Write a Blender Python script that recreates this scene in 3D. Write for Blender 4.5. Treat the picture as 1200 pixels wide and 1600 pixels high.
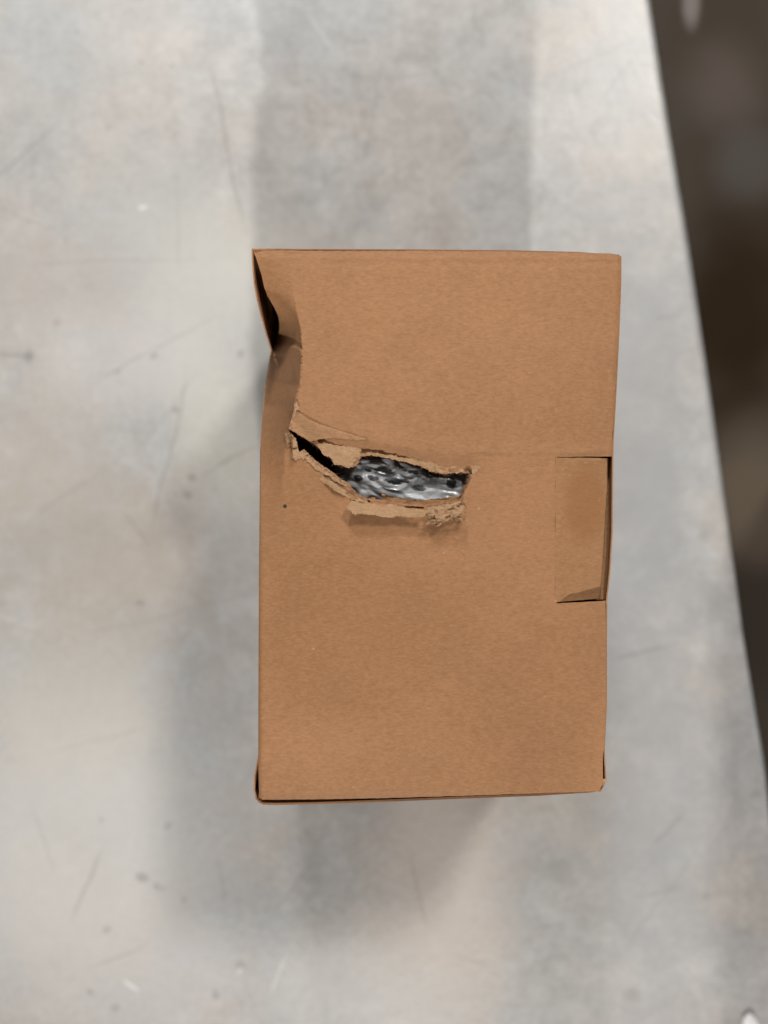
import bpy, math, random
import numpy as np
from mathutils import Vector, geometry, noise

random.seed(7)
scene = bpy.context.scene
for o in list(bpy.data.objects):
    bpy.data.objects.remove(o)

# ------------------------------------------------------------------ camera
ZC = 0.610           # camera height over the floor
H0 = 0.170           # height of the box lid
FPX = 1200.0         # focal length in photo pixels (1200 x 1600)

cd = bpy.data.cameras.new("camera")
cam = bpy.data.objects.new("camera", cd)
scene.collection.objects.link(cam)
cam.location = (0, 0, ZC)
cam.rotation_euler = (0, 0, 0)
cd.sensor_fit = 'VERTICAL'
cd.sensor_height = 36.0
cd.sensor_width = 27.0
cd.lens = 36.0 * FPX / 1600.0
cd.clip_start = 0.01
cd.clip_end = 100.0
cd.dof.use_dof = True
cd.dof.focus_distance = ZC - H0
cd.dof.aperture_fstop = cd.lens / 14.5
scene.camera = cam
scene.render.resolution_x = 768
scene.render.resolution_y = 1024

# ------------------------------------------------------------------ world
w = bpy.data.worlds.new("World")
scene.world = w
w.use_nodes = True
w.node_tree.nodes["Background"].inputs[0].default_value = (0.93, 0.97, 1.0, 1)
w.node_tree.nodes["Background"].inputs[1].default_value = 0.05

# ------------------------------------------------------------------ lamps
def lamp(name, dx, dy, power, size, col=(1, 0.97, 0.93), dist=5.0, spread=math.pi):
    """overhead hall lamp; (dx, dy) = shadow shift of the lid on the floor, in photo px (y down)"""
    hpx = H0 / ZC * FPX
    d = Vector((-dx, dy, hpx)).normalized()
    l = bpy.data.lights.new(name, 'AREA')
    l.shape = 'DISK'
    l.size = size
    l.energy = power
    l.color = col
    l.spread = spread
    o = bpy.data.objects.new(name, l)
    scene.collection.objects.link(o)
    o.location = Vector((0.02, 0, 0.1)) + d * dist
    o.rotation_euler = d.to_track_quat('Z', 'Y').to_euler()
    return o

lamp("ceiling_lamp", -195, 310, 158, 0.75, (1.0, 0.965, 0.91))        # casts the shadow left of the box
lamp("ceiling_lamp", -48, -600, 265, 0.16, (1.0, 0.97, 0.94))         # casts the shadow above it
lamp("ceiling_lamp", 64, 600, 44, 0.32, (0.98, 0.98, 1.0), dist=2.5)           # casts the shadow below it
lamp("ceiling_lamp", 190, 300, 13, 1.0, (1.0, 0.96, 0.90), dist=3.0)            # soft gleam at the upper left

scene.view_settings.view_transform = 'Standard'
scene.view_settings.look = 'None'
scene.view_settings.exposure = -0.08
scene.view_settings.gamma = 1.0

# ------------------------------------------------------------------ helpers
def unproj(px, py, z):
    k = (ZC - z) / FPX
    return ((px - 600.0) * k, -(py - 800.0) * k, z)

def tag(o, label=None, cat=None, group=None, kind=None):
    if label: o['label'] = label
    if cat: o['category'] = cat
    if group: o['group'] = group
    if kind: o['kind'] = kind
    return o

def link_mesh(name, verts, faces, mat, parent=None, smooth=None):
    me = bpy.data.meshes.new(name)
    if parent is not None:
        ox, oy, oz = parent_world(parent)
        verts = [(v[0] - ox, v[1] - oy, v[2] - oz) for v in verts]
    me.from_pydata([tuple(v) for v in verts], [], faces)
    me.update()
    if smooth is not None:
        me.polygons.foreach_set('use_smooth', smooth)
    o = bpy.data.objects.new(name, me)
    scene.collection.objects.link(o)
    me.materials.append(mat)
    if parent is not None:
        o.parent = parent
    return o

def parent_world(p):
    v = Vector(p.location)
    while p.parent:
        p = p.parent
        v += Vector(p.location)
    return v

def in_poly(pts, poly):
    pts = np.asarray(pts, float)
    x, y = pts[:, 0], pts[:, 1]
    inside = np.zeros(len(pts), bool)
    n = len(poly)
    for i in range(n):
        x1, y1 = poly[i]; x2, y2 = poly[(i + 1) % n]
        if y1 == y2: continue
        c = ((y1 > y) != (y2 > y)) & (x < (x2 - x1) * (y - y1) / (y2 - y1) + x1)
        inside ^= c
    return inside

def poly_dist(pts, poly, closed=True):
    pts = np.asarray(pts, float)
    best = np.full(len(pts), 1e9)
    n = len(poly)
    for i in range(n if closed else n - 1):
        a = np.array(poly[i], float); b = np.array(poly[(i + 1) % n], float)
        ab = b - a; L = ab @ ab + 1e-12
        t = np.clip(((pts - a) @ ab) / L, 0, 1)
        d = np.hypot(*(pts - (a + t[:, None] * ab)).T)
        best = np.minimum(best, d)
    return best

def ragged(poly, step, amp, seed=0, closed=True):
    """subdivide an outline and roughen it"""
    rnd = random.Random(seed)
    out = []
    n = len(poly)
    for i in range(n if closed else n - 1):
        a = poly[i]; b = poly[(i + 1) % n]
        L = math.hypot(b[0] - a[0], b[1] - a[1])
        k = max(1, int(round(L / step)))
        for j in range(k):
            t = j / k
            x = a[0] + (b[0] - a[0]) * t; y = a[1] + (b[1] - a[1]) * t
            big = amp * 1.6 if amp > 0.8 else 0
            bx = noise.noise(Vector((x * .11, y * .11, seed + .5))) * big; by = noise.noise(Vector((x * .11, y * .11, seed + 7.5))) * big * 1.4
            sp = 1.0 if rnd.random() > 0.12 or amp < .8 else 2.4
            out.append((x + bx + rnd.uniform(-amp, amp) * sp, y + by + rnd.uniform(-amp, amp) * sp))
    return out

def sheet_data(outer, holes, grid_fn, zf, thick):
    """board with thickness from an outline in photo px, holes, and a height function"""
    loops = [outer] + holes
    vs = []; es = []
    for lp in loops:
        b = len(vs)
        vs += [tuple(p) for p in lp]
        es += [(b + i, b + (i + 1) % len(lp)) for i in range(len(lp))]
    g = grid_fn
    m = in_poly(g, outer)
    for h in holes:
        m &= ~in_poly(g, h)
    g = g[m]
    keep = np.ones(len(g), bool)
    for lp in loops:
        keep &= poly_dist(g, lp) > 0.8
    g = g[keep]
    vs += [tuple(p) for p in g]
    r = geometry.delaunay_2d_cdt([Vector(v) for v in vs], es, [], 0, 1e-4)
    V = np.array([tuple(v) for v in r[0]])
    F = [tuple(f) for f in r[2]]
    cen = np.array([V[list(f)].mean(0) for f in F])
    ok = in_poly(cen, outer)
    for h in holes:
        ok &= ~in_poly(cen, h)
    F = [f for f, k in zip(F, ok) if k]
    Z = zf(V[:, 0], V[:, 1])
    n = len(V)
    top = [unproj(V[i, 0], V[i, 1], Z[i]) for i in range(n)]
    bot = [(p[0], p[1], p[2] - thick) for p in top]
    verts = top + bot
    faces = []; sm = []
    edge = {}
    for f in F:
        a, b, c = f
        if (V[b, 0] - V[a, 0]) * (V[c, 1] - V[a, 1]) - (V[b, 1] - V[a, 1]) * (V[c, 0] - V[a, 0]) > 0:
            f = (a, c, b)          # image y points down
        faces.append(f); sm.append(True)
        faces.append(tuple(reversed([i + n for i in f]))); sm.append(True)
        for i in range(3):
            e = (f[i], f[(i + 1) % 3])
            edge[e] = 1
    for (a, b) in list(edge):
        if (b, a) not in edge:
            k = len(verts)
            verts += [top[a], top[b], bot[b], bot[a]]
            faces.append((k + 1, k, k + 3, k + 2)); sm.append(False)
    return verts, faces, sm

def grid(x0, x1, y0, y1, s, jit=0.25, seed=1):
    rng = np.random.default_rng(seed)
    xs = np.arange(x0, x1 + s, s); ys = np.arange(y0, y1 + s, s)
    X, Y = np.meshgrid(xs, ys)
    P = np.stack([X.ravel(), Y.ravel()], 1)
    return P + rng.uniform(-jit, jit, P.shape) * s

def smooth01(t):
    t = np.clip(t, 0, 1)
    return t * t * (3 - 2 * t)

def vnoise(X, Y, sc, seed=0.0):
    return np.array([noise.noise(Vector((x * sc, y * sc, seed))) for x, y in zip(X, Y)])

# ------------------------------------------------------------------ materials
class NT:
    def __init__(s, name):
        s.m = bpy.data.materials.new(name); s.m.use_nodes = True
        s.t = s.m.node_tree; s.n = s.t.nodes; s.l = s.t.links
        s.b = s.n["Principled BSDF"]
        s.co = s.n.new('ShaderNodeTexCoord').outputs['Object']
    def put(s, sock, v):
        if hasattr(v, 'is_linked') or isinstance(v, bpy.types.NodeSocket): s.l.new(v, sock)
        else: sock.default_value = v
    def math(s, op, a, b=None, c=None, clamp=False):
        n = s.n.new('ShaderNodeMath'); n.operation = op; n.use_clamp = clamp
        s.put(n.inputs[0], a)
        if b is not None: s.put(n.inputs[1], b)
        if c is not None: s.put(n.inputs[2], c)
        return n.outputs[0]
    def vm(s, op, a, b=None, scale=None):
        n = s.n.new('ShaderNodeVectorMath'); n.operation = op
        s.put(n.inputs[0], a)
        if b is not None: s.put(n.inputs[1], b)
        if scale is not None: s.put(n.inputs['Scale'], scale)
        return n.outputs['Value'] if op in ('LENGTH', 'DOT_PRODUCT', 'DISTANCE') else n.outputs['Vector']
    def noise(s, scale, detail=3, rough=0.5, vec=None, stretch=None, dist=0.0):
        v = vec if vec is not None else s.co
        if stretch is not None: v = s.vm('MULTIPLY', v, stretch)
        n = s.n.new('ShaderNodeTexNoise')
        s.l.new(v, n.inputs['Vector'])
        n.inputs['Scale'].default_value = scale; n.inputs['Detail'].default_value = detail
        n.inputs['Roughness'].default_value = rough; n.inputs['Distortion'].default_value = dist
        return n.outputs['Fac']
    def rng(s, v, a, b, c=0.0, d=1.0, smooth=False):
        n = s.n.new('ShaderNodeMapRange'); n.clamp = True
        if smooth: n.interpolation_type = 'SMOOTHSTEP'
        s.put(n.inputs['Value'], v)
        for i, x in zip(('From Min', 'From Max', 'To Min', 'To Max'), (a, b, c, d)): s.put(n.inputs[i], x)
        return n.outputs['Result']
    def mix(s, f, a, b, mode='MIX'):
        n = s.n.new('ShaderNodeMix'); n.data_type = 'RGBA'; n.blend_type = mode
        s.put(n.inputs[0], f)
        s.put(n.inputs[6], a if not isinstance(a, tuple) else (*a, 1)[:4])
        s.put(n.inputs[7], b if not isinstance(b, tuple) else (*b, 1)[:4])
        return n.outputs[2]
    def bump(s, h, dist, strength=1.0, prev=None):
        n = s.n.new('ShaderNodeBump'); n.inputs['Distance'].default_value = dist
        n.inputs['Strength'].default_value = strength
        s.l.new(h, n.inputs['Height'])
        if prev is not None: s.l.new(prev, n.inputs['Normal'])
        return n.outputs['Normal']
    def blob(s, c, rx, ry, rot=0.0, soft=0.6, wob=None):
        """soft ellipse mask round c, axes in metres"""
        v = s.vm('SUBTRACT', s.co, (c[0], c[1], 0))
        ca, sa = math.cos(rot), math.sin(rot)
        u = s.math('DIVIDE', s.vm('DOT_PRODUCT', v, (ca, sa, 0)), rx)
        q = s.math('DIVIDE', s.vm('DOT_PRODUCT', v, (-sa, ca, 0)), ry)
        d = s.math('SQRT', s.math('ADD', s.math('MULTIPLY', u, u), s.math('MULTIPLY', q, q)))
        if wob is not None: d = s.math('ADD', d, wob)
        return s.rng(d, 1 - soft, 1 + soft, 1, 0, True)
    def seg(s, a, b, wd, wob=None):
        """mask of a thin line from a to b, metres"""
        a = Vector((*a, 0)); b = Vector((*b, 0)); L = (b - a).length; d = (b - a) / L
        v = s.vm('MULTIPLY', s.co, (1, 1, 0))
        v = s.vm('SUBTRACT', v, tuple(a))
        if wob is not None: v = s.vm('ADD', v, wob)
        t = s.math('MINIMUM', s.math('MAXIMUM', s.vm('DOT_PRODUCT', v, tuple(d)), 0.0), L)
        n = s.n.new('ShaderNodeVectorMath'); n.operation = 'SCALE'
        n.inputs[0].default_value = tuple(d); s.l.new(t, n.inputs['Scale'])
        dd = s.vm('LENGTH', s.vm('SUBTRACT', v, n.outputs['Vector']))
        ends = s.math('MULTIPLY', s.rng(t, 0, L * 0.3, 0, 1, True), s.rng(t, L * 0.7, L, 1, 0, True))
        return s.math('MULTIPLY', s.rng(dd, 0, wd, 1, 0, True), ends)

def kraft(name, base=(0.300, 0.148, 0.067), rough=0.72, fibre=1.0, tone=None, spots=None, warm=None):
    n = NT(name)
    big = n.noise(14, 3, 0.55)
    mot = n.noise(300, 5, 0.75, stretch=(0.75, 1, 1))
    fib = n.noise(1100, 3, 0.7, stretch=(0.3, 1, 1))
    fin = n.noise(1500, 2, 0.6)
    c = n.mix(n.rng(big, 0.3, 0.7), tuple(x * 0.93 for x in base), tuple(x * 1.07 for x in base))
    c = n.mix(n.rng(mot, 0.3, 0.72), n.mix(1.0, c, (0.90, 0.89, 0.875), 'MULTIPLY'), n.mix(1.0, c, (1.09, 1.10, 1.115), 'MULTIPLY'))
    c = n.mix(n.rng(fib, 0.28, 0.75), n.mix(1.0, c, (0.84, 0.83, 0.81), 'MULTIPLY'), n.mix(1.0, c, (1.15, 1.16, 1.18), 'MULTIPLY'))
    # pale fibre flecks
    vor = n.noise(420, 1, 0.5, stretch=(0.5, 1, 1))
    c = n.mix(n.rng(vor, 0.76, 0.84, 0, 0.5), c, (0.48, 0.31, 0.18))
    if tone:       # lit and shaded areas of the lid, painted in as paler and darker patches
        for (px, py, rx, ry, rot, mul) in tone:
            x, y, _ = unproj(px, py, H0); kk = (ZC - H0) / FPX
            m = n.blob((x - BX[0], y - BX[1]), rx * kk, ry * kk, rot, 0.55, n.math('MULTIPLY', n.math('SUBTRACT', big, 0.5), 1.2))
            c = n.mix(m, c, n.mix(1.0, c, mul, 'MULTIPLY'))
    if warm:
        for (px, py, rx, ry, f) in warm:
            x, y, _ = unproj(px, py, H0)
            m = n.blob((x - BX[0], y - BX[1]), rx * (ZC - H0) / FPX, ry * (ZC - H0) / FPX, 0, 0.35, n.math('MULTIPLY', n.math('SUBTRACT', big, 0.5), 0.8))
            c = n.mix(n.math('MULTIPLY', m, f), c, (0.22, 0.095, 0.030))
    if spots:
        for (px, py, r) in spots:
            x, y, _ = unproj(px, py, H0)
            m = n.blob((x - BX[0], y - BX[1]), r * (ZC - H0) / FPX, r * (ZC - H0) / FPX, 0, 0.3)
            c = n.mix(m, c, (0.03, 0.025, 0.02))
    n.l.new(c, n.b.inputs['Base Color'])
    n.b.inputs['Roughness'].default_value = rough
    n.b.inputs['Specular IOR Level'].default_value = 0.25
    b = n.bump(n.noise(35, 2, 0.5), 0.0006, 0.5)
    b = n.bump(mot, 0.00018 * fibre, 0.9, b)
    b = n.bump(fib, 0.00006 * fibre, 0.9, b)
    n.l.new(b, n.b.inputs['Normal'])
    return n.m

BX = (0.028, -0.007)       # the box stands here
M_kraft = kraft("kraft_board", spots=[(445, 791, 3.0)], warm=[(905, 780, 45, 60, 0.35)],
    tone=[(640, 500, 230, 120, 0.0, (1.07, 1.08, 1.10)), (850, 1110, 95, 160, 0.0, (0.94, 0.93, 0.92)),
          (450, 830, 60, 130, 0.0, (0.95, 0.94, 0.92)), (560, 980, 160, 120, 0.3, (0.95, 0.94, 0.92)), (560, 1180, 150, 60, 0.0, (1.07, 1.08, 1.10))])
M_tab = kraft("kraft_tab", base=(0.280, 0.141, 0.063), warm=[(912, 790, 32, 60, 0.55)])
def kraft_torn(*a, **k):
    m = kraft(*a, **k)
    return m
M_torn = kraft("torn_board", base=(0.375, 0.225, 0.122), rough=0.9, fibre=5.0)
M_lit_edge = kraft("lit_edge_board", base=(0.335, 0.182, 0.090))  # kraft board painted paler so the lifted edge looks lit
M_torn_dark = kraft("torn_board_inner", base=(0.27, 0.14, 0.062), rough=0.9, fibre=4.0)

def mat_floor():
    n = NT("polished_concrete")
    def fp(px, py): return unproj(px, py, 0)[:2]
    k = ZC / FPX
    big = n.noise(7, 4, 0.55, dist=0.4)
    mid = n.noise(34, 6, 0.68, dist=0.3)
    hue = n.noise(11, 3, 0.5, vec=n.vm('ADD', n.co, (5.3, 2.1, 0)))
    fin = n.noise(160, 4, 0.65)
    grit = n.noise(900, 2, 0.6)
    c = n.mix(n.rng(hue, 0.38, 0.62), (0.352, 0.354, 0.348), (0.385, 0.364, 0.338))
    c = n.mix(n.rng(big, 0.3, 0.7), n.mix(1.0, c, (0.90, 0.895, 0.89), 'MULTIPLY'), n.mix(1.0, c, (1.08, 1.08, 1.08), 'MULTIPLY'))
    c = n.mix(n.rng(mid, 0.3, 0.7), n.mix(1.0, c, (0.87, 0.865, 0.86), 'MULTIPLY'), n.mix(1.0, c, (1.12, 1.12, 1.12), 'MULTIPLY'))
    c = n.mix(n.rng(fin, 0.3, 0.7), n.mix(1.0, c, (0.90, 0.90, 0.895), 'MULTIPLY'), n.mix(1.0, c, (1.08, 1.08, 1.085), 'MULTIPLY'))
    wob = n.math('MULTIPLY', n.math('SUBTRACT', mid, 0.5), 1.6)
    # tinted patches of the slab; bright left, lamp gleam below and shade right are painted in
    for (px, py, rx, ry, rot, col, f) in [
        (150, 850, 190, 130, 0.5, (0.36, 0.315, 0.27), 0.60),
        (70, 430, 120, 70, 0.2, (0.39, 0.345, 0.31), 0.50),
        (60, 700, 100, 90, 0.0, (0.42, 0.37, 0.33), 0.40),
        (330, 640, 60, 160, -0.3, (0.50, 0.49, 0.43), 0.5),
        (180, 560, 130, 70, 0.2, (0.50, 0.49, 0.48), 0.45),
        (330, 400, 170, 90, 0.4, (0.52, 0.51, 0.46), 0.35),
        (120, 1120, 140, 120, 0.0, (0.50, 0.46, 0.40), 0.4),
        (230, 1520, 160, 90, 0.3, (0.47, 0.44, 0.42), 0.4),
        (695, 1420, 90, 190, 0.0, (0.54, 0.48, 0.43), 0.7),
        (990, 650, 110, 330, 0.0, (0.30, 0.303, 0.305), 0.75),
        (560, 1550, 110, 70, 0.2, (0.52, 0.51, 0.49), 0.6),
        (110, 1330, 200, 200, 0.0, (0.56, 0.54, 0.51), 0.6),
        (330, 470, 110, 110, 0.0, (0.52, 0.51, 0.48), 0.4),
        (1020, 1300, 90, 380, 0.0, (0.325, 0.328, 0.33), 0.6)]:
        p = fp(px, py)
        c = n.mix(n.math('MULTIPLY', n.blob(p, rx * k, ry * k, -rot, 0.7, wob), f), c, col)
    # scuffs and scratches
    wv = n.n.new('ShaderNodeTexNoise'); n.l.new(n.co, wv.inputs['Vector']); wv.inputs['Scale'].default_value = 14
    wobv = n.vm('SCALE', n.vm('SUBTRACT', wv.outputs['Color'], (0.5, 0.5, 0.5)), scale=0.010)
    wobv = n.vm('MULTIPLY', wobv, (1, 1, 0))
    for (a, b, wd, f) in [
        ((320, 60), (390, 385), 4.5, 0.50), ((360, 480), (110, 620), 3.5, 0.3), ((170, 600), (330, 900), 3, 0.2), ((520, 900), (40, 1010), 3, 0.2), ((60, 1180), (260, 1130), 3, 0.25), ((440, 20), (520, 330), 3.5, 0.25), ((700, 60), (900, 330), 4, 0.18), ((960, 1500), (1110, 1300), 4, 0.2), ((-20, 290), (100, 180), 3.5, 0.5), ((-20, 310), (95, 365), 3.0, 0.45),
        ((605, 60), (560, 300), 5, 0.30), ((275, 200), (278, 440), 4.0, 0.22), ((300, 560), (230, 860), 4.5, 0.45),
        ((240, 855), (190, 790), 4.0, 0.4), ((330, 560), (200, 720), 3.0, 0.25), ((0, 415), (350, 400), 3.0, 0.25),
        ((180, 720), (20, 830), 5, 0.22), ((410, 690), (330, 735), 4, 0.35), ((165, 1310), (105, 1450), 5, 0.38),
        ((240, 1470), (130, 1520), 4, 0.30), ((640, 1310), (670, 1470), 5, 0.35), ((950, 1030), (1060, 1000), 5, 0.4),
        ((1000, 80), (930, 170), 5, 0.3), ((1080, 1260), (1010, 1330), 6, 0.35), ((985, 1400), (1070, 1385), 6, 0.3),
        ((-20, 555), (60, 558), 5, 0.5), ((380, 700), (300, 760), 3, 0.3), ((700, 1490), (770, 1510), 4, 0.3),
        ((340, 1330), (355, 1420), 5, 0.3), ((500, 1340), (420, 1430), 4, 0.3), ((40, 1240), (90, 1380), 4, 0.2),
        ((850, 120), (1000, 60), 5, 0.25), ((1020, 500), (1070, 495), 6, 0.25), ((30, 100), (60, 330), 3, 0.15)]:
        m = n.seg(fp(*a), fp(*b), wd * k, wobv)
        c = n.mix(n.math('MULTIPLY', m, f * 0.75), c, (0.16, 0.145, 0.13))
    for (a, b, wd, f) in [((214, 326), (231, 322), 4.0, 0.65), 
                          ((190, 1530), (220, 1550), 3, 0.7), ((370, 1520), (380, 1512), 4, 0.6),
                          ((450, 1485), (420, 1560), 3, 0.3), ((520, 80), (480, 20), 3, 0.25)]:
        m = n.seg(fp(*a), fp(*b), wd * k)
        c = n.mix(n.math('MULTIPLY', m, f), c, (0.78, 0.77, 0.74))
    # small pits and specks
    rnd = random.Random(3)
    spots = [(45, 557, 7, .6), (240, 556, 5, .5), (376, 553, 5, .5), (274, 640, 5, .6), (300, 746, 5, .55),
             (293, 773, 6, .55), (219, 942, 5, .5), (184, 580, 5, .3), (222, 1371, 7, .6), (245, 1385, 4, .5),
             (167, 1453, 5, .45), (337, 1555, 5, .5), (180, 1575, 6, .45), (141, 1550, 4, .5), (376, 1510, 8, .4),
             (262, 1290, 5, .4), (1103, 1400, 5, .4), (1180, 1240, 6, .4), (986, 1555, 10, .4), (88, 505, 6, .3),
             (221, 98, 4, .35), (168, 198, 5, .3), (1100, 838, 8, .3), (920, 505, 9, .2)]
    for _ in range(10):
        spots.append((rnd.uniform(0, 400), rnd.uniform(0, 1600), rnd.uniform(2, 4), rnd.uniform(.2, .45)))
    for (px, py, r, f) in spots:
        m = n.blob(fp(px, py), r * k * rnd.uniform(.9, 1.5), r * k, rnd.uniform(0, 3), 0.6)
        c = n.mix(n.math('MULTIPLY', m, f * 0.7), c, (0.14, 0.13, 0.12))
    n.l.new(c, n.b.inputs['Base Color'])
    n.l.new(n.math('ADD', n.rng(mid, 0.3, 0.7, 0.32, 0.44), n.rng(fin, 0.3, 0.7, -0.03, 0.05)), n.b.inputs['Roughness'])
    n.b.inputs['Specular IOR Level'].default_value = 0.6
    b = n.bump(mid, 0.0012, 0.4)
    b = n.bump(fin, 0.0002, 0.5, b)
    n.l.new(b, n.b.inputs['Normal'])
    return n.m

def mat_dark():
    n = NT("dark_brown_sheet")
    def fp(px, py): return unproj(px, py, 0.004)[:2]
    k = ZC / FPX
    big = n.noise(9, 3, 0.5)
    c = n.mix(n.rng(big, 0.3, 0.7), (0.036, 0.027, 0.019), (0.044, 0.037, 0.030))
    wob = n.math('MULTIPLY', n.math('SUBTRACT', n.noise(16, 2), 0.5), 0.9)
    for (px, py, rx, ry, rot, col, f) in [  # reflections of the surroundings, painted into the colour as soft blobs
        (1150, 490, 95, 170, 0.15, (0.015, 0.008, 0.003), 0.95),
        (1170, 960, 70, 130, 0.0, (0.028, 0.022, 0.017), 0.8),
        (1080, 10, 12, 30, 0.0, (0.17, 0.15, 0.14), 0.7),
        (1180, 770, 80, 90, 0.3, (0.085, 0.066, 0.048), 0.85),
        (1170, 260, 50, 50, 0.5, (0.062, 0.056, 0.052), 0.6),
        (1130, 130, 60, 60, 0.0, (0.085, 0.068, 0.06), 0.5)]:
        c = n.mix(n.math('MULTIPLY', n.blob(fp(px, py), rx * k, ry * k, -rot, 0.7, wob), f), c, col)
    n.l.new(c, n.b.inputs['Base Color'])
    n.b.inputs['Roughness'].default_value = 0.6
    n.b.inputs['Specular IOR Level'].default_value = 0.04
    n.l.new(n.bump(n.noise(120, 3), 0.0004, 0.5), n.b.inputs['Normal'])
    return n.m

def mat_plastic():
    n = NT("crinkled_plastic_film")
    def bp(px, py):
        p = unproj(px, py, H0 - 0.008); return (p[0] - IT[0], p[1] - IT[1])
    k = (ZC - H0) / FPX
    cr = n.noise(75, 4, 0.55, stretch=(0.5, 1.15, 1), dist=1.0)
    fi = n.noise(300, 4, 0.62, dist=1.2, stretch=(0.6, 1, 1))
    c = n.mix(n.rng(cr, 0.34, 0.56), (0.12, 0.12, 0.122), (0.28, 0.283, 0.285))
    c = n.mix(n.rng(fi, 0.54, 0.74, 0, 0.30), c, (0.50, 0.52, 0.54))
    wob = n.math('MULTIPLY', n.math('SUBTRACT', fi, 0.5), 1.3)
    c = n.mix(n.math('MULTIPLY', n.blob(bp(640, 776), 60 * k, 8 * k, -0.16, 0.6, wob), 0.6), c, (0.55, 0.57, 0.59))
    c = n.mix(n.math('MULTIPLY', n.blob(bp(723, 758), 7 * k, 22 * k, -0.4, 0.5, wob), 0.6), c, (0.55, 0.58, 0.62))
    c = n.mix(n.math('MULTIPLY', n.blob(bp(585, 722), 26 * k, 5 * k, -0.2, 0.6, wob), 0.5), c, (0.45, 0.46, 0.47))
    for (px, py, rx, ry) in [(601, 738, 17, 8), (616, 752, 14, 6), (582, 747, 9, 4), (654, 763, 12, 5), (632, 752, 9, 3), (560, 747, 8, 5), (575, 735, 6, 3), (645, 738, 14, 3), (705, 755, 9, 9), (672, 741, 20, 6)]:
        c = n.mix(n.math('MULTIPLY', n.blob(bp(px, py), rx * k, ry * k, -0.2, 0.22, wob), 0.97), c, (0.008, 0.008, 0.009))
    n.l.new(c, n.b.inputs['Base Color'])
    n.b.inputs['Roughness'].default_value = 0.42
    n.b.inputs['Specular IOR Level'].default_value = 0.3
    n.b.inputs['Coat Weight'].default_value = 0.25
    n.b.inputs['Coat Roughness'].default_value = 0.12
    b = n.bump(cr, 0.0016, 0.6)
    b = n.bump(fi, 0.0002, 0.4, b)
    n.l.new(b, n.b.inputs['Normal'])
    return n.m

def simple(name, col, rough=0.8):
    n = NT(name)
    c = n.mix(n.rng(n.noise(300, 3), 0.3, 0.7), tuple(x * .85 for x in col), tuple(x * 1.1 for x in col))
    n.l.new(c, n.b.inputs['Base Color']); n.b.inputs['Roughness'].default_value = rough
    return n.m

# ------------------------------------------------------------------ setting
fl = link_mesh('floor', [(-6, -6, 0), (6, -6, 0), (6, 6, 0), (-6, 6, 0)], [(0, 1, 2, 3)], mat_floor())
tag(fl, kind='structure')
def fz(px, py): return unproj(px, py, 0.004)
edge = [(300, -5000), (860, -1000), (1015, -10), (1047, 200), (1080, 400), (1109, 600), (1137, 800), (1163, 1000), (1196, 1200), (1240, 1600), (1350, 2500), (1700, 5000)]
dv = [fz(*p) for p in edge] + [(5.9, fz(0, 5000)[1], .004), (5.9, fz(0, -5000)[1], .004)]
df = link_mesh('dark_sheet', dv, [tuple(reversed(range(len(dv))))], mat_dark())  # flat dark brown sheet just above the concrete, right side
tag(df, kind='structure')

# ------------------------------------------------------------------ the cardboard box
box = bpy.data.objects.new('cardboard_box', None)
scene.collection.objects.link(box)
box.location = (BX[0], BX[1], 0)
tag(box, 'brown cardboard box with a torn slit in its lid and one crushed corner', 'cardboard box')

HOLE = [(450, 671), (462, 677), (470, 681), (478, 684), (485, 690), (493, 695), (500, 702), (507, 711), (517, 716),
        (522, 724), (535, 729), (547, 730), (557, 727), (561, 719), (566, 712), (575, 710), (590, 712), (605, 715),
        (620, 719), (640, 723), (655, 727), (664, 732), (680, 738), (695, 741), (705, 738), (716, 739), (737, 738),
        (734, 747), (729, 757), (723, 769), (716, 779), (703, 784), (690, 785), (670, 788), (655, 789), (632, 787),
        (610, 784), (592, 781), (575, 779), (562, 773), (552, 764), (545, 755), (532, 748), (520, 738), (505, 728), (490, 717),
        (481, 708), (475, 702), (472, 703), (468, 707), (465, 698), (463, 689), (458, 681)]
FOLD = [(461, 640), (480, 655), (500, 664), (530, 674), (560, 684), (600, 693), (650, 702), (700, 708), (740, 711)]
CREASE_Y = [388, 420, 450, 480, 500, 515, 560, 600, 622, 640, 700, 780]
CREASE_X = [450, 456, 459, 463, 467, 470, 472, 469, 463, 460, 448, 440]
LEFT_Y = [388, 400, 430, 450, 462, 480, 492, 504, 520, 534, 545, 552, 590, 650, 700, 900, 1100, 1250]
LEFT_X = [396, 399, 409, 413, 418, 428, 434, 436.5, 436, 432, 427, 424, 416, 410, 407, 405, 404, 404]
DROP_Y = [388, 400, 430, 462, 484, 506, 530, 560, 600, 640, 680, 720, 780, 860]
DROP_Z = [0.3, 0.8, 2.4, 5.5, 11.0, 27.0, 40.0, 44.0, 44.0, 38.0, 26.0, 13.0, 3.5, 0.0]

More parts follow.
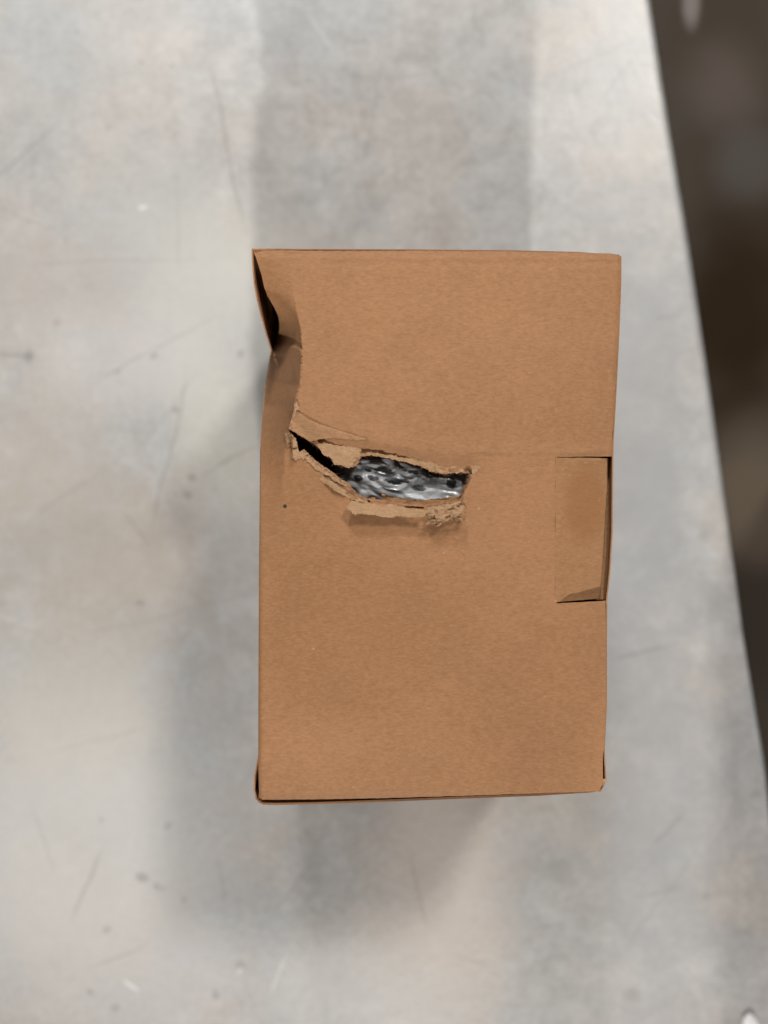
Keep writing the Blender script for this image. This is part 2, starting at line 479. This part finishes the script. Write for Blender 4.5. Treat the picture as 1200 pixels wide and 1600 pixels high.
def zlid(X, Y):
    X = np.asarray(X, float); Y = np.asarray(Y, float)
    P = np.stack([X, Y], 1)
    z = np.zeros(len(X))
    # left side crushed down along the crease
    xc = np.interp(Y, CREASE_Y, CREASE_X, right=440); xl = np.interp(Y, LEFT_Y, LEFT_X)
    dz = np.interp(Y - 0.25 * (X - 450), DROP_Y, DROP_Z, left=0, right=0)
    t = np.clip((xc - X) / np.maximum(xc - xl, 5), 0, 1.1)
    soft = smooth01((480 - Y) / 70)                    # gentle roll near the corner, hard crease below
    prof = t * (1 - soft) + soft * smooth01(t * 0.9) * 1.1
    z -= dz * np.minimum(prof, 1.15)
    # gentle sag towards the crease from the right
    z += -1.2 * np.exp(-((X - xc - 4) / 60) ** 2) * smooth01((Y - 430) / 100) * smooth01((760 - Y) / 90) * (X > xc)
    # cross wrinkle in the crushed strip
    yw = 538 + 10 * ((X - 440) / 30) ** 2 * (X > 440)
    s = Y - yw
    z += np.where((X < xc) & (X > 425), 1, 0) * (-4.0 * np.exp(-np.maximum(s, 0) / 400) * smooth01(-s / 6 + 0.2) * np.exp(-np.maximum(-s, 0) / 26))
    # lid folds down into the tear along the upper side
    fy = np.interp(X, [p[0] for p in FOLD], [p[1] for p in FOLD])
    hx = [452, 470, 500, 522, 547, 566, 620, 664, 700, 737]; hy = [672, 681, 702, 724, 730, 712, 719, 732, 740, 738]
    hy2 = np.interp(X, hx, hy)
    inx = smooth01((X - 448) / 14) * smooth01((752 - X) / 20)
    t = np.clip((Y - fy) / np.maximum(hy2 - fy, 4), 0, 1)
    above = (Y < hy2 + 3)
    z -= np.where(above, inx * 3.2 * t, 0)
    z += np.where(Y < fy + 60, inx * 1.6 * np.exp(-((Y - fy) / 20.0) ** 2), 0)
    # lower side: lip lifts a little then sinks at the very rim
    ly = np.interp(X, [450, 475, 505, 545, 575, 632, 690, 716, 735], [700, 703, 728, 755, 779, 787, 785, 779, 745])
    d = Y - ly
    z += np.where(~above & (d > -3), inx * (2.2 * np.exp(-np.maximum(d, 0) / 22) - 3.0 * np.exp(-np.maximum(d, 0) / 6)), 0)
    # crease across from the tear to the tab
    yl = 711 + 2 * np.sin((X - 740) / 70)
    e = Y - yl
    rx = smooth01((X - 725) / 25)
    z += rx * ((1.0 + .5 * np.sin(X / 23)) * np.exp(-np.abs(e + 5) / 9) - 0.5 * np.exp(-(e / 3.0) ** 2))
    z += 0.8 * smooth01((711 - Y) / 60) * smooth01((X - 470) / 100)
    # rolled outer edges
    for dd in (np.clip((404 - Y) / 9, 0, 1), np.clip((X - (np.interp(Y, [400, 700, 950, 1240], [962, 950, 944, 940]))) / 8, 0, 1),
               np.clip((Y - 1238) / 9, 0, 1), np.clip((410 - X) / 6, 0, 1) * (Y > 760)):
        z -= 1.6 * dd ** 2
    # slightly dished border along the top edge and slow waves over the board
    z -= 0.9 * np.exp(-((Y - 411) / 5.0) ** 2) * smooth01((X - 470) / 60) * 0.5
    z += 1.3 * vnoise(X, Y, 0.006, 2.0) + 0.5 * vnoise(X, Y, 0.017, 5.0)
    z -= 1.2 * smooth01((X - 860) / 110) * smooth01((640 - Y) / 200)
    # shallow dip at the lower right, shaped in to stand for a shadow
    z -= 1.3 * smooth01((X - 745) / 60) * smooth01((Y - 940) / 200)
    # torn surroundings are crumpled
    dh = poly_dist(P, HOLE)
    z += 0.55 * np.exp(-dh / 14) * vnoise(X, Y, 0.16, 8.0) + 0.3 * np.exp(-dh / 30) * vnoise(X, Y, 0.06, 3.0)
    # soft wrinkles beside the tab
    z += 0.45 * np.exp(-((X - 868) / 9) ** 2) * smooth01((Y - 715) / 40) * smooth01((950 - Y) / 40)
    return H0 + z * 1e-3

top_e = [(394, 391), (430, 391), (500, 392), (640, 392), (800, 393), (900, 395), (955, 396), (966, 399), (970, 404)]
right_a = [(969, 440), (966, 520), (962, 600), (957, 680), (956, 713)]
notch = [(905, 713.5), (871, 714.5), (870.5, 800), (870, 880), (869.5, 943), (905, 941.5), (946, 939)]
right_b = [(947, 1000), (947, 1100), (944, 1165), (942, 1178), (942, 1215), (944, 1222), (938, 1232), (934, 1236.5)]
bottom_e = [(840, 1239.5), (720, 1243.5), (600, 1247), (500, 1249), (410, 1249.5), (405, 1245)]
left_e = [(LEFT_X[i] + (0 if LEFT_Y[i] < 560 else 1), LEFT_Y[i]) for i in range(len(LEFT_Y) - 2, -1, -1) if LEFT_Y[i] > 395]
left_e = [(x, y) for x, y in left_e]
left_e.insert(0, (403.5, 1200))
outline = top_e + right_a + notch + right_b + bottom_e + left_e
outline = ragged(outline, 6, 0.25, 1)
hole = ragged(HOLE, 2.4, 0.75, 4)
hole3 = ragged([(546, 779), (560, 779), (578, 782), (579, 785), (560, 783.5), (548, 783)], 2.2, .4, 10)
hole4 = ragged([(630, 790.5), (645, 791), (662, 792), (662, 795), (645, 794), (632, 793)], 2.2, .4, 11)
hole2 = ragged([(549, 761), (558, 764), (566, 769), (576, 770), (587, 775), (578, 778), (566, 776), (556, 771)], 2.2, .7, 9)
crack = ragged([(547, 758), (556, 763), (566, 766), (576, 771), (584, 772), (590, 775)], 3, .4, 3, closed=False)

CR = np.array([(np.interp(y, CREASE_Y, CREASE_X) + o, y) for y in np.arange(396, 700, 2.5) for o in (-9, -6, -3.5, -1.5, 0, 1.5, 3.5, 6)])
G = np.vstack([
    CR,
    grid(390, 980, 385, 1255, 8, seed=2),
    grid(395, 520, 388, 640, 3.2, seed=3),
    grid(440, 770, 630, 830, 2.6, seed=4),
    grid(780, 960, 695, 730, 3.0, seed=5),
    grid(520, 966, 390, 416, 3.5, seed=6),
    grid(400, 420, 640, 1250, 3.5, seed=7),
    grid(405, 945, 1230, 1250, 3.5, seed=8),
    grid(930, 970, 400, 700, 3.5, seed=9),
])
v, f, s = sheet_data(outline, [hole, hole2, hole3, hole4], G, zlid, 0.0014)
lid = link_mesh('lid', v, f, M_kraft, box, s)

# the tucked tab in the right edge
def ztab(X, Y):
    X = np.asarray(X, float); Y = np.asarray(Y, float)
    base = zlid(np.minimum(X, 869.0), Y) + .00006
    t = np.clip((X - 870) / 76, 0, 1)
    z = base - (0.0030 * t ** 1.2 + 0.0012 * smooth01(t * 4)) * (0.3 + 0.7 * smooth01((Y - 716) / 120))
    z -= 0.0012 * smooth01((Y - 890) / 45) * smooth01(t * 3)
    z += 0.0009 * np.exp(-((Y - 728 + 9 * t) / 3.0) ** 2) * t
    z += 0.0006 * vnoise(X, Y, 0.03, 9.0)
    z -= 0.001 * smooth01((X - 938) / 10)
    return z
tab_o = ragged([(872, 715.2), (905, 715.2), (948, 716), (948, 760), (945.5, 800), (942.5, 860), (939, 905), (936, 935), (905, 938), (868, 941), (867, 880), (868, 800), (868, 717)], 6, 0.2, 2)
v, f, s = sheet_data(tab_o, [], grid(865, 955, 710, 945, 4, seed=12), ztab, 0.0012)
link_mesh('closure_tab', v, f, M_tab, box, s)['label'] = 'darker brown tab tucked into the right edge of the lid'

# side walls: lists of (px, py, drop in mm, extra bulge px) along the rim
def wall(rim, out_dir, base_a, base_b, mat, thick=0.0008, bulge=None, name='side_panel'):
    """rim: photo px + height; runs down to the straight base line base_a-base_b on the floor"""
    n = len(rim)
    fr = [0, .015, .03, .06, .1, .16, .25, .4, .6, .8, 1]
    L = [0.0]
    for i in range(1, n): L.append(L[-1] + math.hypot(rim[i][0] - rim[i - 1][0], rim[i][1] - rim[i - 1][1]))
    od = Vector(out_dir)
    rows = []
    for q in fr:
        row = []
        for i, r in enumerate(rim):
            t = L[i] / L[-1]
            top = Vector(unproj(r[0], r[1], r[2]))
            b = Vector(base_a) * (1 - t) + Vector(base_b) * t
            e = smooth01(np.array([q * 1.3]))[0]
            p = top * (1 - e) + Vector((b.x, b.y, 0)) * e
            p.z = top.z * (1 - q)
            bl = (bulge(t) if bulge else 0) * math.sin(min(q / .06, 1) * math.pi / 2) * max(0, 1 - q) 
            p += od * bl
            row.append(p)
        rows.append(row)
    verts = [p for r in rows for p in r] + [p - od * thick for r in rows for p in r]
    m = len(fr); N = n * m
    faces = []; sm = []
    for a in range(m - 1):
        for i in range(n - 1):
            q = (a * n + i, a * n + i + 1, (a + 1) * n + i + 1, (a + 1) * n + i)
            faces += [q, tuple(x + N for x in reversed(q))]; sm += [True, True]
    def strip(idx):
        for i in range(len(idx) - 1):
            k = len(verts)
            verts.extend([verts[idx[i]], verts[idx[i + 1]], verts[idx[i + 1] + N], verts[idx[i] + N]])
            faces.append((k, k + 1, k + 2, k + 3)); sm.append(False)
    strip(list(range(n))); strip(list(range((m - 1) * n, m * n)))
    strip([a * n for a in range(m)]); strip([a * n + n - 1 for a in range(m)])
    return link_mesh(name, verts, faces, mat, box, sm)

def dens(pts, step=8):
    out = []
    for i in range(len(pts) - 1):
        a, b = pts[i], pts[i + 1]
        k = max(1, int(math.hypot(b[0] - a[0], b[1] - a[1]) / step))
        out += [tuple(a[j] + (b[j] - a[j]) * t / k for j in range(3)) for t in range(k)]
    return out + [tuple(pts[-1])]

K = (ZC - H0) / FPX
xl, xr, yt, yb = (404 - 600) * K, (950 - 600) * K, (800 - 393) * K, -(1247 - 800) * K
Z = H0
M_side = M_kraft
# left wall: rim stays high by the open corner and follows the crushed lid further down
lw = [(393, 390, Z - .001), (394, 415, Z - .001), (396, 440, Z - .0012), (401, 468, Z - .003), (407, 492, Z - .010), (415, 521, Z - .024), (423, 548, Z - .041)]
for y in (570, 600, 650, 700, 800, 900, 1000, 1100, 1180):
    x = float(np.interp(y, LEFT_Y, LEFT_X)); z = float(zlid([x + 1], [y])[0])
    lw.append((x - 0.5, y, z - .0018))
lw += [(400, 1196, Z - .004), (397, 1212, Z - .005), (396.5, 1235, Z - .005), (400, 1248, Z - .005)]
wall(dens(lw), (-1, 0, 0), (xl, yt, 0), (xl, yb, 0), M_side)
# top wall
tw = [(393.5, 388.5, Z - .0018), (430, 388.3, Z - .002), (500, 389, Z - .002), (640, 389.5, Z - .002), (800, 391, Z - .0022), (900, 393.5, Z - .0026), (968, 398, Z - .003)]
wall(dens(tw), (0, 1, 0), (xl, yt, 0), (.114, yt, 0), M_side, bulge=lambda t: 0.0006)
# right wall
rw = [(971, 400, Z - .003), (971, 440, Z - .003), (968, 520, Z - .003), (964, 600, Z - .003), (959, 690, Z - .003), (958.5, 712, Z - .002), (958, 760, Z - .002), (957.5, 830, Z - .002),
      (954, 890, Z - .003), (949, 938, Z - .004), (948.5, 1000, Z - .004), (948.5, 1100, Z - .004), (945, 1170, Z - .004), (946, 1190, Z - .004), (947.5, 1216, Z - .005), (943, 1230, Z - .006), (938, 1237, Z - .006)]
wall(dens(rw), (1, 0, 0), (.114, yt, 0), (xr - .004, yb, 0), M_side, bulge=lambda t: 0.0005)
# bottom wall, standing off the lid a little
bw = [(399, 1247, Z - .0055), (404, 1254, Z - .005), (412, 1257.5, Z - .005), (430, 1258, Z - .005), (500, 1256.5, Z - .005), (600, 1253, Z - .005), (720, 1248, Z - .005), (840, 1243.5, Z - .005), (920, 1238.5, Z - .005), (940, 1236, Z - .006)]
wall(dens(bw), (0, -1, 0), (xl, yb, 0), (xr - .004, yb, 0), M_side, bulge=lambda t: 0.0008 * (1 - t), thick=0.0013)
# inner dust flap under the bottom rim, seen as a second line
ff = link_mesh('dust_flap', *(lambda a: (a[0], a[1]))(sheet_data(
    ragged([(404, 1246), (410, 1254), (430, 1254.5), (500, 1253), (600, 1250), (720, 1246), (900, 1238), (900, 1180), (410, 1180)], 12, .1, 5), [],
    grid(400, 940, 1180, 1256, 14, seed=31), lambda X, Y: np.full(len(X), H0 - .0058), 0.001)), M_torn_dark, box)
a = sheet_data(ragged([(925, 716), (957, 716), (957, 760), (956.5, 830), (952, 890), (947, 936), (925, 938)], 12, .1, 6), [],
    grid(925, 958, 716, 938, 9, seed=33), lambda X, Y: np.full(len(X), H0 - .0078), 0.001)
link_mesh('side_flap', a[0], a[1], M_torn_dark, box)
bp = [(xl, yb), (xr - .005, yb), (.113, yt), (xl, yt)]
link_mesh('bottom_panel', [(x, y, 0.0005) for x, y in bp] + [(x, y, 0.003) for x, y in bp],
          [(0, 3, 2, 1), (4, 5, 6, 7), (0, 1, 5, 4), (1, 2, 6, 5), (2, 3, 7, 6), (3, 0, 4, 7)], M_kraft, box)

# torn pieces round the slit
def torn(poly, zf, mat, label, step=2.2, amp=0.9, seed=1, thick=0.0006, crump=0.5, gs=2.2):
    o = ragged(poly, step, amp, seed)
    xs = [p[0] for p in o]; ys = [p[1] for p in o]
    def z(X, Y):
        X = np.asarray(X, float); Y = np.asarray(Y, float)
        return zf(X, Y) + crump * 1e-3 * (vnoise(X * .5 + Y * .3, Y * 1.3, 0.13, seed) + 0.7 * vnoise(X * .35, Y * 1.4, 0.3, seed + 4) - 0.5 * np.abs(vnoise(X * .6 - Y * .5, Y, 0.2, seed + 9)))
    v, f, s = sheet_data(o, [], grid(min(xs), max(xs), min(ys), max(ys), gs, seed=seed), z, thick)
    ob = link_mesh('torn_flap', v, f, mat, box, s)
    ob['label'] = label
    return ob

def over(dx):
    return lambda X, Y: zlid(X, Y) + dx
Hc = H0
torn([(494, 694), (506, 692), (525, 694), (548, 698), (563, 701), (566, 708), (562, 714), (561, 721), (557, 728), (547, 731), (535, 730), (522, 725), (517, 717), (507, 711), (499, 702)],
     lambda X, Y: np.full(len(X), Hc - .0005) - .0015 * (Y - 692) / 38, M_torn, 'pale torn tongue on the upper side of the slit', seed=2, crump=.7)
torn([(562, 710), (575, 707), (600, 710), (625, 713), (650, 718), (680, 724), (705, 722), (735, 722), (740, 727), (739, 738), (716, 739), (705, 738), (695, 741), (680, 738), (664, 732), (655, 727), (620, 719), (590, 712), (566, 712)],
     lambda X, Y: np.full(len(X), Hc + .0006) - .0028 * np.clip((Y - 705) / 30, 0, 1), M_torn, 'ragged strip along the upper right side of the slit', seed=3, crump=.8)
torn([(738, 716), (748, 718), (752, 740), (748, 765), (747, 786), (738, 788), (730, 780), (722, 772), (729, 757), (736, 742)],
     lambda X, Y: np.full(len(X), Hc + .0008) - .0015 * (750 - X) / 25, M_torn, 'fuzzy torn column at the right end of the slit', seed=4, crump=.9)
torn([(544, 787), (549, 783), (575, 786), (600, 790), (612, 787), (626, 791), (640, 795), (660, 796), (668, 798), (664, 807), (640, 808.5), (622, 806), (600, 808), (570, 803), (550, 803), (547, 798), (541, 795)],
     lambda X, Y: np.full(len(X), Hc + .0015) + .0045 * np.sin(np.clip((Y - 780) / 30, 0, 1) * 2.0) + .0008 * np.sin(X / 17), M_torn, 'long torn strip curled up below the slit', seed=5, crump=.6)
torn([(664, 800), (672, 791), (690, 787), (714, 781), (724, 787), (729, 793), (727, 811), (710, 812), (695, 815), (684, 822), (668, 818), (672, 808)],
     lambda X, Y: np.full(len(X), Hc + .0035) + .003 * np.sin((X - 660) / 16) * np.clip((Y - 780) / 25, 0, 1), M_torn, 'crumpled fibrous lump below the right end of the slit', seed=6, crump=1.5, amp=1.6)
torn([(577, 779), (585, 778), (605, 781), (640, 783), (675, 783), (712, 776), (720, 780), (712, 788), (670, 795), (620, 792), (590, 790), (575, 786)],
     lambda X, Y: np.full(len(X), Hc - .0005) - .004 * np.clip((792 - Y) / 26, 0, 1), M_torn_dark, 'inner brown ply sloping into the slit', seed=7, crump=.9)
torn([(474, 704), (481, 709), (490, 718), (505, 729), (520, 739), (532, 749), (545, 757), (541, 760), (530, 756), (515, 746), (500, 738), (488, 729), (477, 717)],
     lambda X, Y: zlid(X, Y) + .0006, M_torn, 'narrow split ply on the lower left side of the slit', seed=8, crump=.5)
torn([(498, 742), (512, 748), (530, 760), (546, 768), (560, 779), (578, 783), (577, 787), (556, 783), (536, 774), (515, 760), (500, 751)],
     lambda X, Y: zlid(X, Y) + .0009 + .001 * np.sin(X / 9), M_torn, 'second thin ply peeled off below the slit', seed=13, crump=.6)
torn([(596, 772), (620, 778), (650, 781), (680, 780), (705, 776), (712, 781), (690, 787), (655, 789), (622, 787), (600, 781)],
     lambda X, Y: np.full(len(X), Hc - .0028), M_torn_dark, 'thin dark ply edge just inside the slit', seed=14, crump=.9)
torn([(672, 806), (690, 796), (712, 792), (722, 800), (705, 806), (686, 811)],
     lambda X, Y: np.full(len(X), Hc + .0065) + .001 * np.sin((X + Y) / 5), M_torn, 'topmost shred on the fibrous lump', seed=15, crump=1.8, amp=1.6)
torn([(446, 676), (456, 678), (458, 684), (450, 684), (454, 692), (449, 697), (446, 688)],
     lambda X, Y: zlid(X, Y) + .0008, M_torn, 'small shred at the left tip of the slit', seed=16, crump=.8, amp=1.0)
torn([(451, 676), (459, 681), (463, 690), (466, 700), (468, 707), (476, 704), (480, 709), (474, 715), (462, 719), (456, 716), (456, 702), (452, 690)],
     lambda X, Y: zlid(np.full(len(X), 455.0), Y) + .0012, M_torn, 'frayed fibres at the left tip of the slit', seed=9, crump=1.0, amp=1.3)
torn([(461, 627), (464, 632), (468, 645), (482, 655), (500, 663), (545, 677), (575, 686), (560, 688), (520, 684), (500, 686), (484, 690), (470, 681), (451, 670), (455, 655), (459, 640)],
     lambda X, Y: zlid(X, Y) + .0004 + .0022 * np.clip((Y - 640) / 35, 0, 1) * np.clip((520 - X) / 60, 0, 1), M_lit_edge, 'triangular lifted edge above the left tip of the slit', seed=10, crump=.25, amp=.35, thick=.0012)
torn([(426, 549), (430, 551), (431, 560), (436, 570), (434, 572), (428, 562)],
     lambda X, Y: zlid(np.full(len(X), 430.), Y) + .004, M_torn, 'small pale nick in the crushed left edge', seed=11, crump=.2, amp=.3)
torn([(458.5, 650), (459, 636), (461, 625), (462, 617), (463.5, 617), (464, 628), (467, 640), (463, 641), (461, 650)],
     lambda X, Y: zlid(X, Y) + .0014, M_torn, 'roughened pale crease above the left tip of the slit', seed=17, crump=.5, amp=.9)
torn([(939, 1217), (943, 1218), (949, 1216), (948, 1221), (942, 1222)],
     lambda X, Y: np.full(len(X), Hc - .001), M_torn, 'tiny torn nick at the lower right corner', seed=12, crump=.5, amp=.4)

# loose fibres along the torn rim: one part nobody could count
def fibres(path, n, lo, hi, spread, seed, zoff=0.0):
    rnd = random.Random(seed)
    V = []; F = []
    seg = [math.hypot(path[i + 1][0] - path[i][0], path[i + 1][1] - path[i][1]) for i in range(len(path) - 1)]
    for _ in range(n):
        r = rnd.uniform(0, sum(seg)); i = 0
        while i < len(seg) - 1 and r > seg[i]: r -= seg[i]; i += 1
        t = r / seg[i]
        x = path[i][0] + (path[i + 1][0] - path[i][0]) * t; y = path[i][1] + (path[i + 1][1] - path[i][1]) * t
        ang = rnd.gauss(spread, 0.9); L = rnd.uniform(lo, hi); wd = rnd.uniform(0.14, 0.42)
        z0 = float(zlid([x], [y])[0]) + zoff
        pts = []
        bend = rnd.uniform(-.7, .7)
        for k in range(5):
            u = k / 4
            px = x + math.cos(ang + bend * u) * L * u; py = y + math.sin(ang + bend * u) * L * u
            pts.append((px, py, z0 + rnd.uniform(.0, .0012) * u + .0008))
        b = len(V)
        for k, (px, py, z) in enumerate(pts):
            ww = wd * (1 - k / 4.4)
            nx, ny = -math.sin(ang), math.cos(ang)
            V.append(unproj(px + nx * ww, py + ny * ww, z)); V.append(unproj(px - nx * ww, py - ny * ww, z)); V.append(unproj(px, py, z + .0002))
        for k in range(4):
            a = b + k * 3; c = a + 3
            F += [(a, c, c + 2, a + 2), (a + 2, c + 2, c + 1, a + 1), (a + 1, c + 1, c, a)]
    return V, F
V = []; F = []
up = HOLE[:27]; lowp = HOLE[30:]
for path, n, lo, hi, sp, sd, zo in ((up, 120, 2, 8, 1.4, 1, .0), (HOLE[26:31], 70, 3, 10, 2.9, 2, .0), (HOLE[30:41], 90, 2, 8, -1.4, 3, .001),
                            ([(452, 676), (457, 690), (457, 715)], 60, 3, 10, 3.0, 4, .001), ([(668, 818), (727, 811), (729, 790)], 110, 3, 12, 2.6, 5, .005),
                            (HOLE[40:48], 60, 2, 9, 2.2, 6, .001)):
    a, b = fibres(path, n, lo, hi, sp, sd, zo)
    k = len(V); V += a; F += [tuple(i + k for i in q) for q in b]
fb = link_mesh('loose_fibres', V, F, M_torn, box)
fb['kind'] = 'stuff'

# ------------------------------------------------------------------ wrapped item inside
c0 = unproj(648, 759, H0 - .010)
IT = (c0[0], c0[1], 0.003)
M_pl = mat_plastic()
verts = []; faces = []
NU, NV = 220, 110
a_, b_, ztop, zbot = 0.047, 0.0195, H0 - 0.0060 - IT[2], 0.0
rot = -0.17
for j in range(NV + 1):
    v_ = j / NV
    ph = v_ * math.pi
    for i in range(NU):
        th = 2 * math.pi * i / NU
        r = math.sin(ph) ** 0.75 if 0 < j < NV else 0
        zc = math.cos(ph)
        x = a_ * r * math.copysign(abs(math.cos(th)) ** 0.75, math.cos(th)); y = b_ * r * math.copysign(abs(math.sin(th)) ** 0.8, math.sin(th))
        if zc > 0: z = ztop - 0.016 * (1 - zc)
        else: z = (ztop - 0.016) * (1 + zc) ; x *= 1.0; y *= 1.0
        if zc <= 0: x = a_ * math.copysign(abs(math.cos(th)) ** 0.75, math.cos(th)) * (1 if j < NV else 0); y = b_ * math.copysign(abs(math.sin(th)) ** 0.8, math.sin(th)) * (1 if j < NV else 0)
        p = Vector((x * 50, y * 95, z * 60))
        d = noise.noise(p * 1.5) * 0.0022 + abs(noise.noise(p * 2.2)) * 0.0022 
        z += d * (1 if zc > -0.2 else 0)
        if zc < .8: x *= 1 + d * 20; y *= 1 + d * 20
        ca, sa = math.cos(rot), math.sin(rot)
        verts.append((x * ca - y * sa, x * sa + y * ca, z))
for j in range(NV):
    for i in range(NU):
        i2 = (i + 1) % NU
        faces.append((j * NU + i, (j + 1) * NU + i, (j + 1) * NU + i2, j * NU + i2))
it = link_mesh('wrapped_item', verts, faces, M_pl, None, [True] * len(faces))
it.location = IT
tag(it, 'grey crinkled plastic wrapped item showing through the torn slit in the box lid', 'wrapped item')

# ------------------------------------------------------------------ small white scrap on the floor
p = [(1163, 1590), (1171, 1583), (1176, 1586), (1184, 1596), (1185, 1606), (1160, 1604)]
v = [unproj(x, y, .0016 if i % 2 else .0021) for i, (x, y) in enumerate(p)]
v = v + [(a, b, c - .0012) for a, b, c in v]
n6 = len(p)
sc = link_mesh('paper_scrap', v, [tuple(reversed(range(n6))), tuple(range(n6, 2 * n6))] + [(i, (i + 1) % n6, (i + 1) % n6 + n6, i + n6) for i in range(n6)], simple('white_paper', (.75, .75, .73)))
tag(sc, 'tiny white paper scrap on the floor in the bottom right corner', 'paper scrap')

# ------------------------------------------------------------------ a closed carton added just outside the frame to cast a shadow at the right edge
def carton(pa, pb, h2, label):
    x0, y0, _ = unproj(pa[0], pa[1], 0); x1, y1, _ = unproj(pb[0], pb[1], 0)
    nb = bpy.data.objects.new('shadow_carton', None); scene.collection.objects.link(nb)
    nb.location = ((x0 + x1) / 2, (y0 + y1) / 2, 0)
    tag(nb, label, 'carton')
    def slab(name, a, b, c, d, z0, z1):
        q = [(a, d), (b, d), (b, c), (a, c)]
        link_mesh(name, [(x, y, z0) for x, y in q] + [(x, y, z1) for x, y in q],
                  [(0, 3, 2, 1), (4, 5, 6, 7), (0, 1, 5, 4), (1, 2, 6, 5), (2, 3, 7, 6), (3, 0, 4, 7)], M_kraft, nb)
    slab('shadow_carton_body', x0, x1, y0, y1, .005, h2)
    mx = (x0 + x1) / 2
    slab('flap', x0, mx - .0008, y0, y1, h2 + .001, h2 + .003)
    slab('flap', mx + .0008, x1, y0, y1, h2 + .001, h2 + .003)
carton((1240, 690), (1900, 1900), 0.118, 'wide closed brown carton added out of view to cast a shadow, right of the torn box')
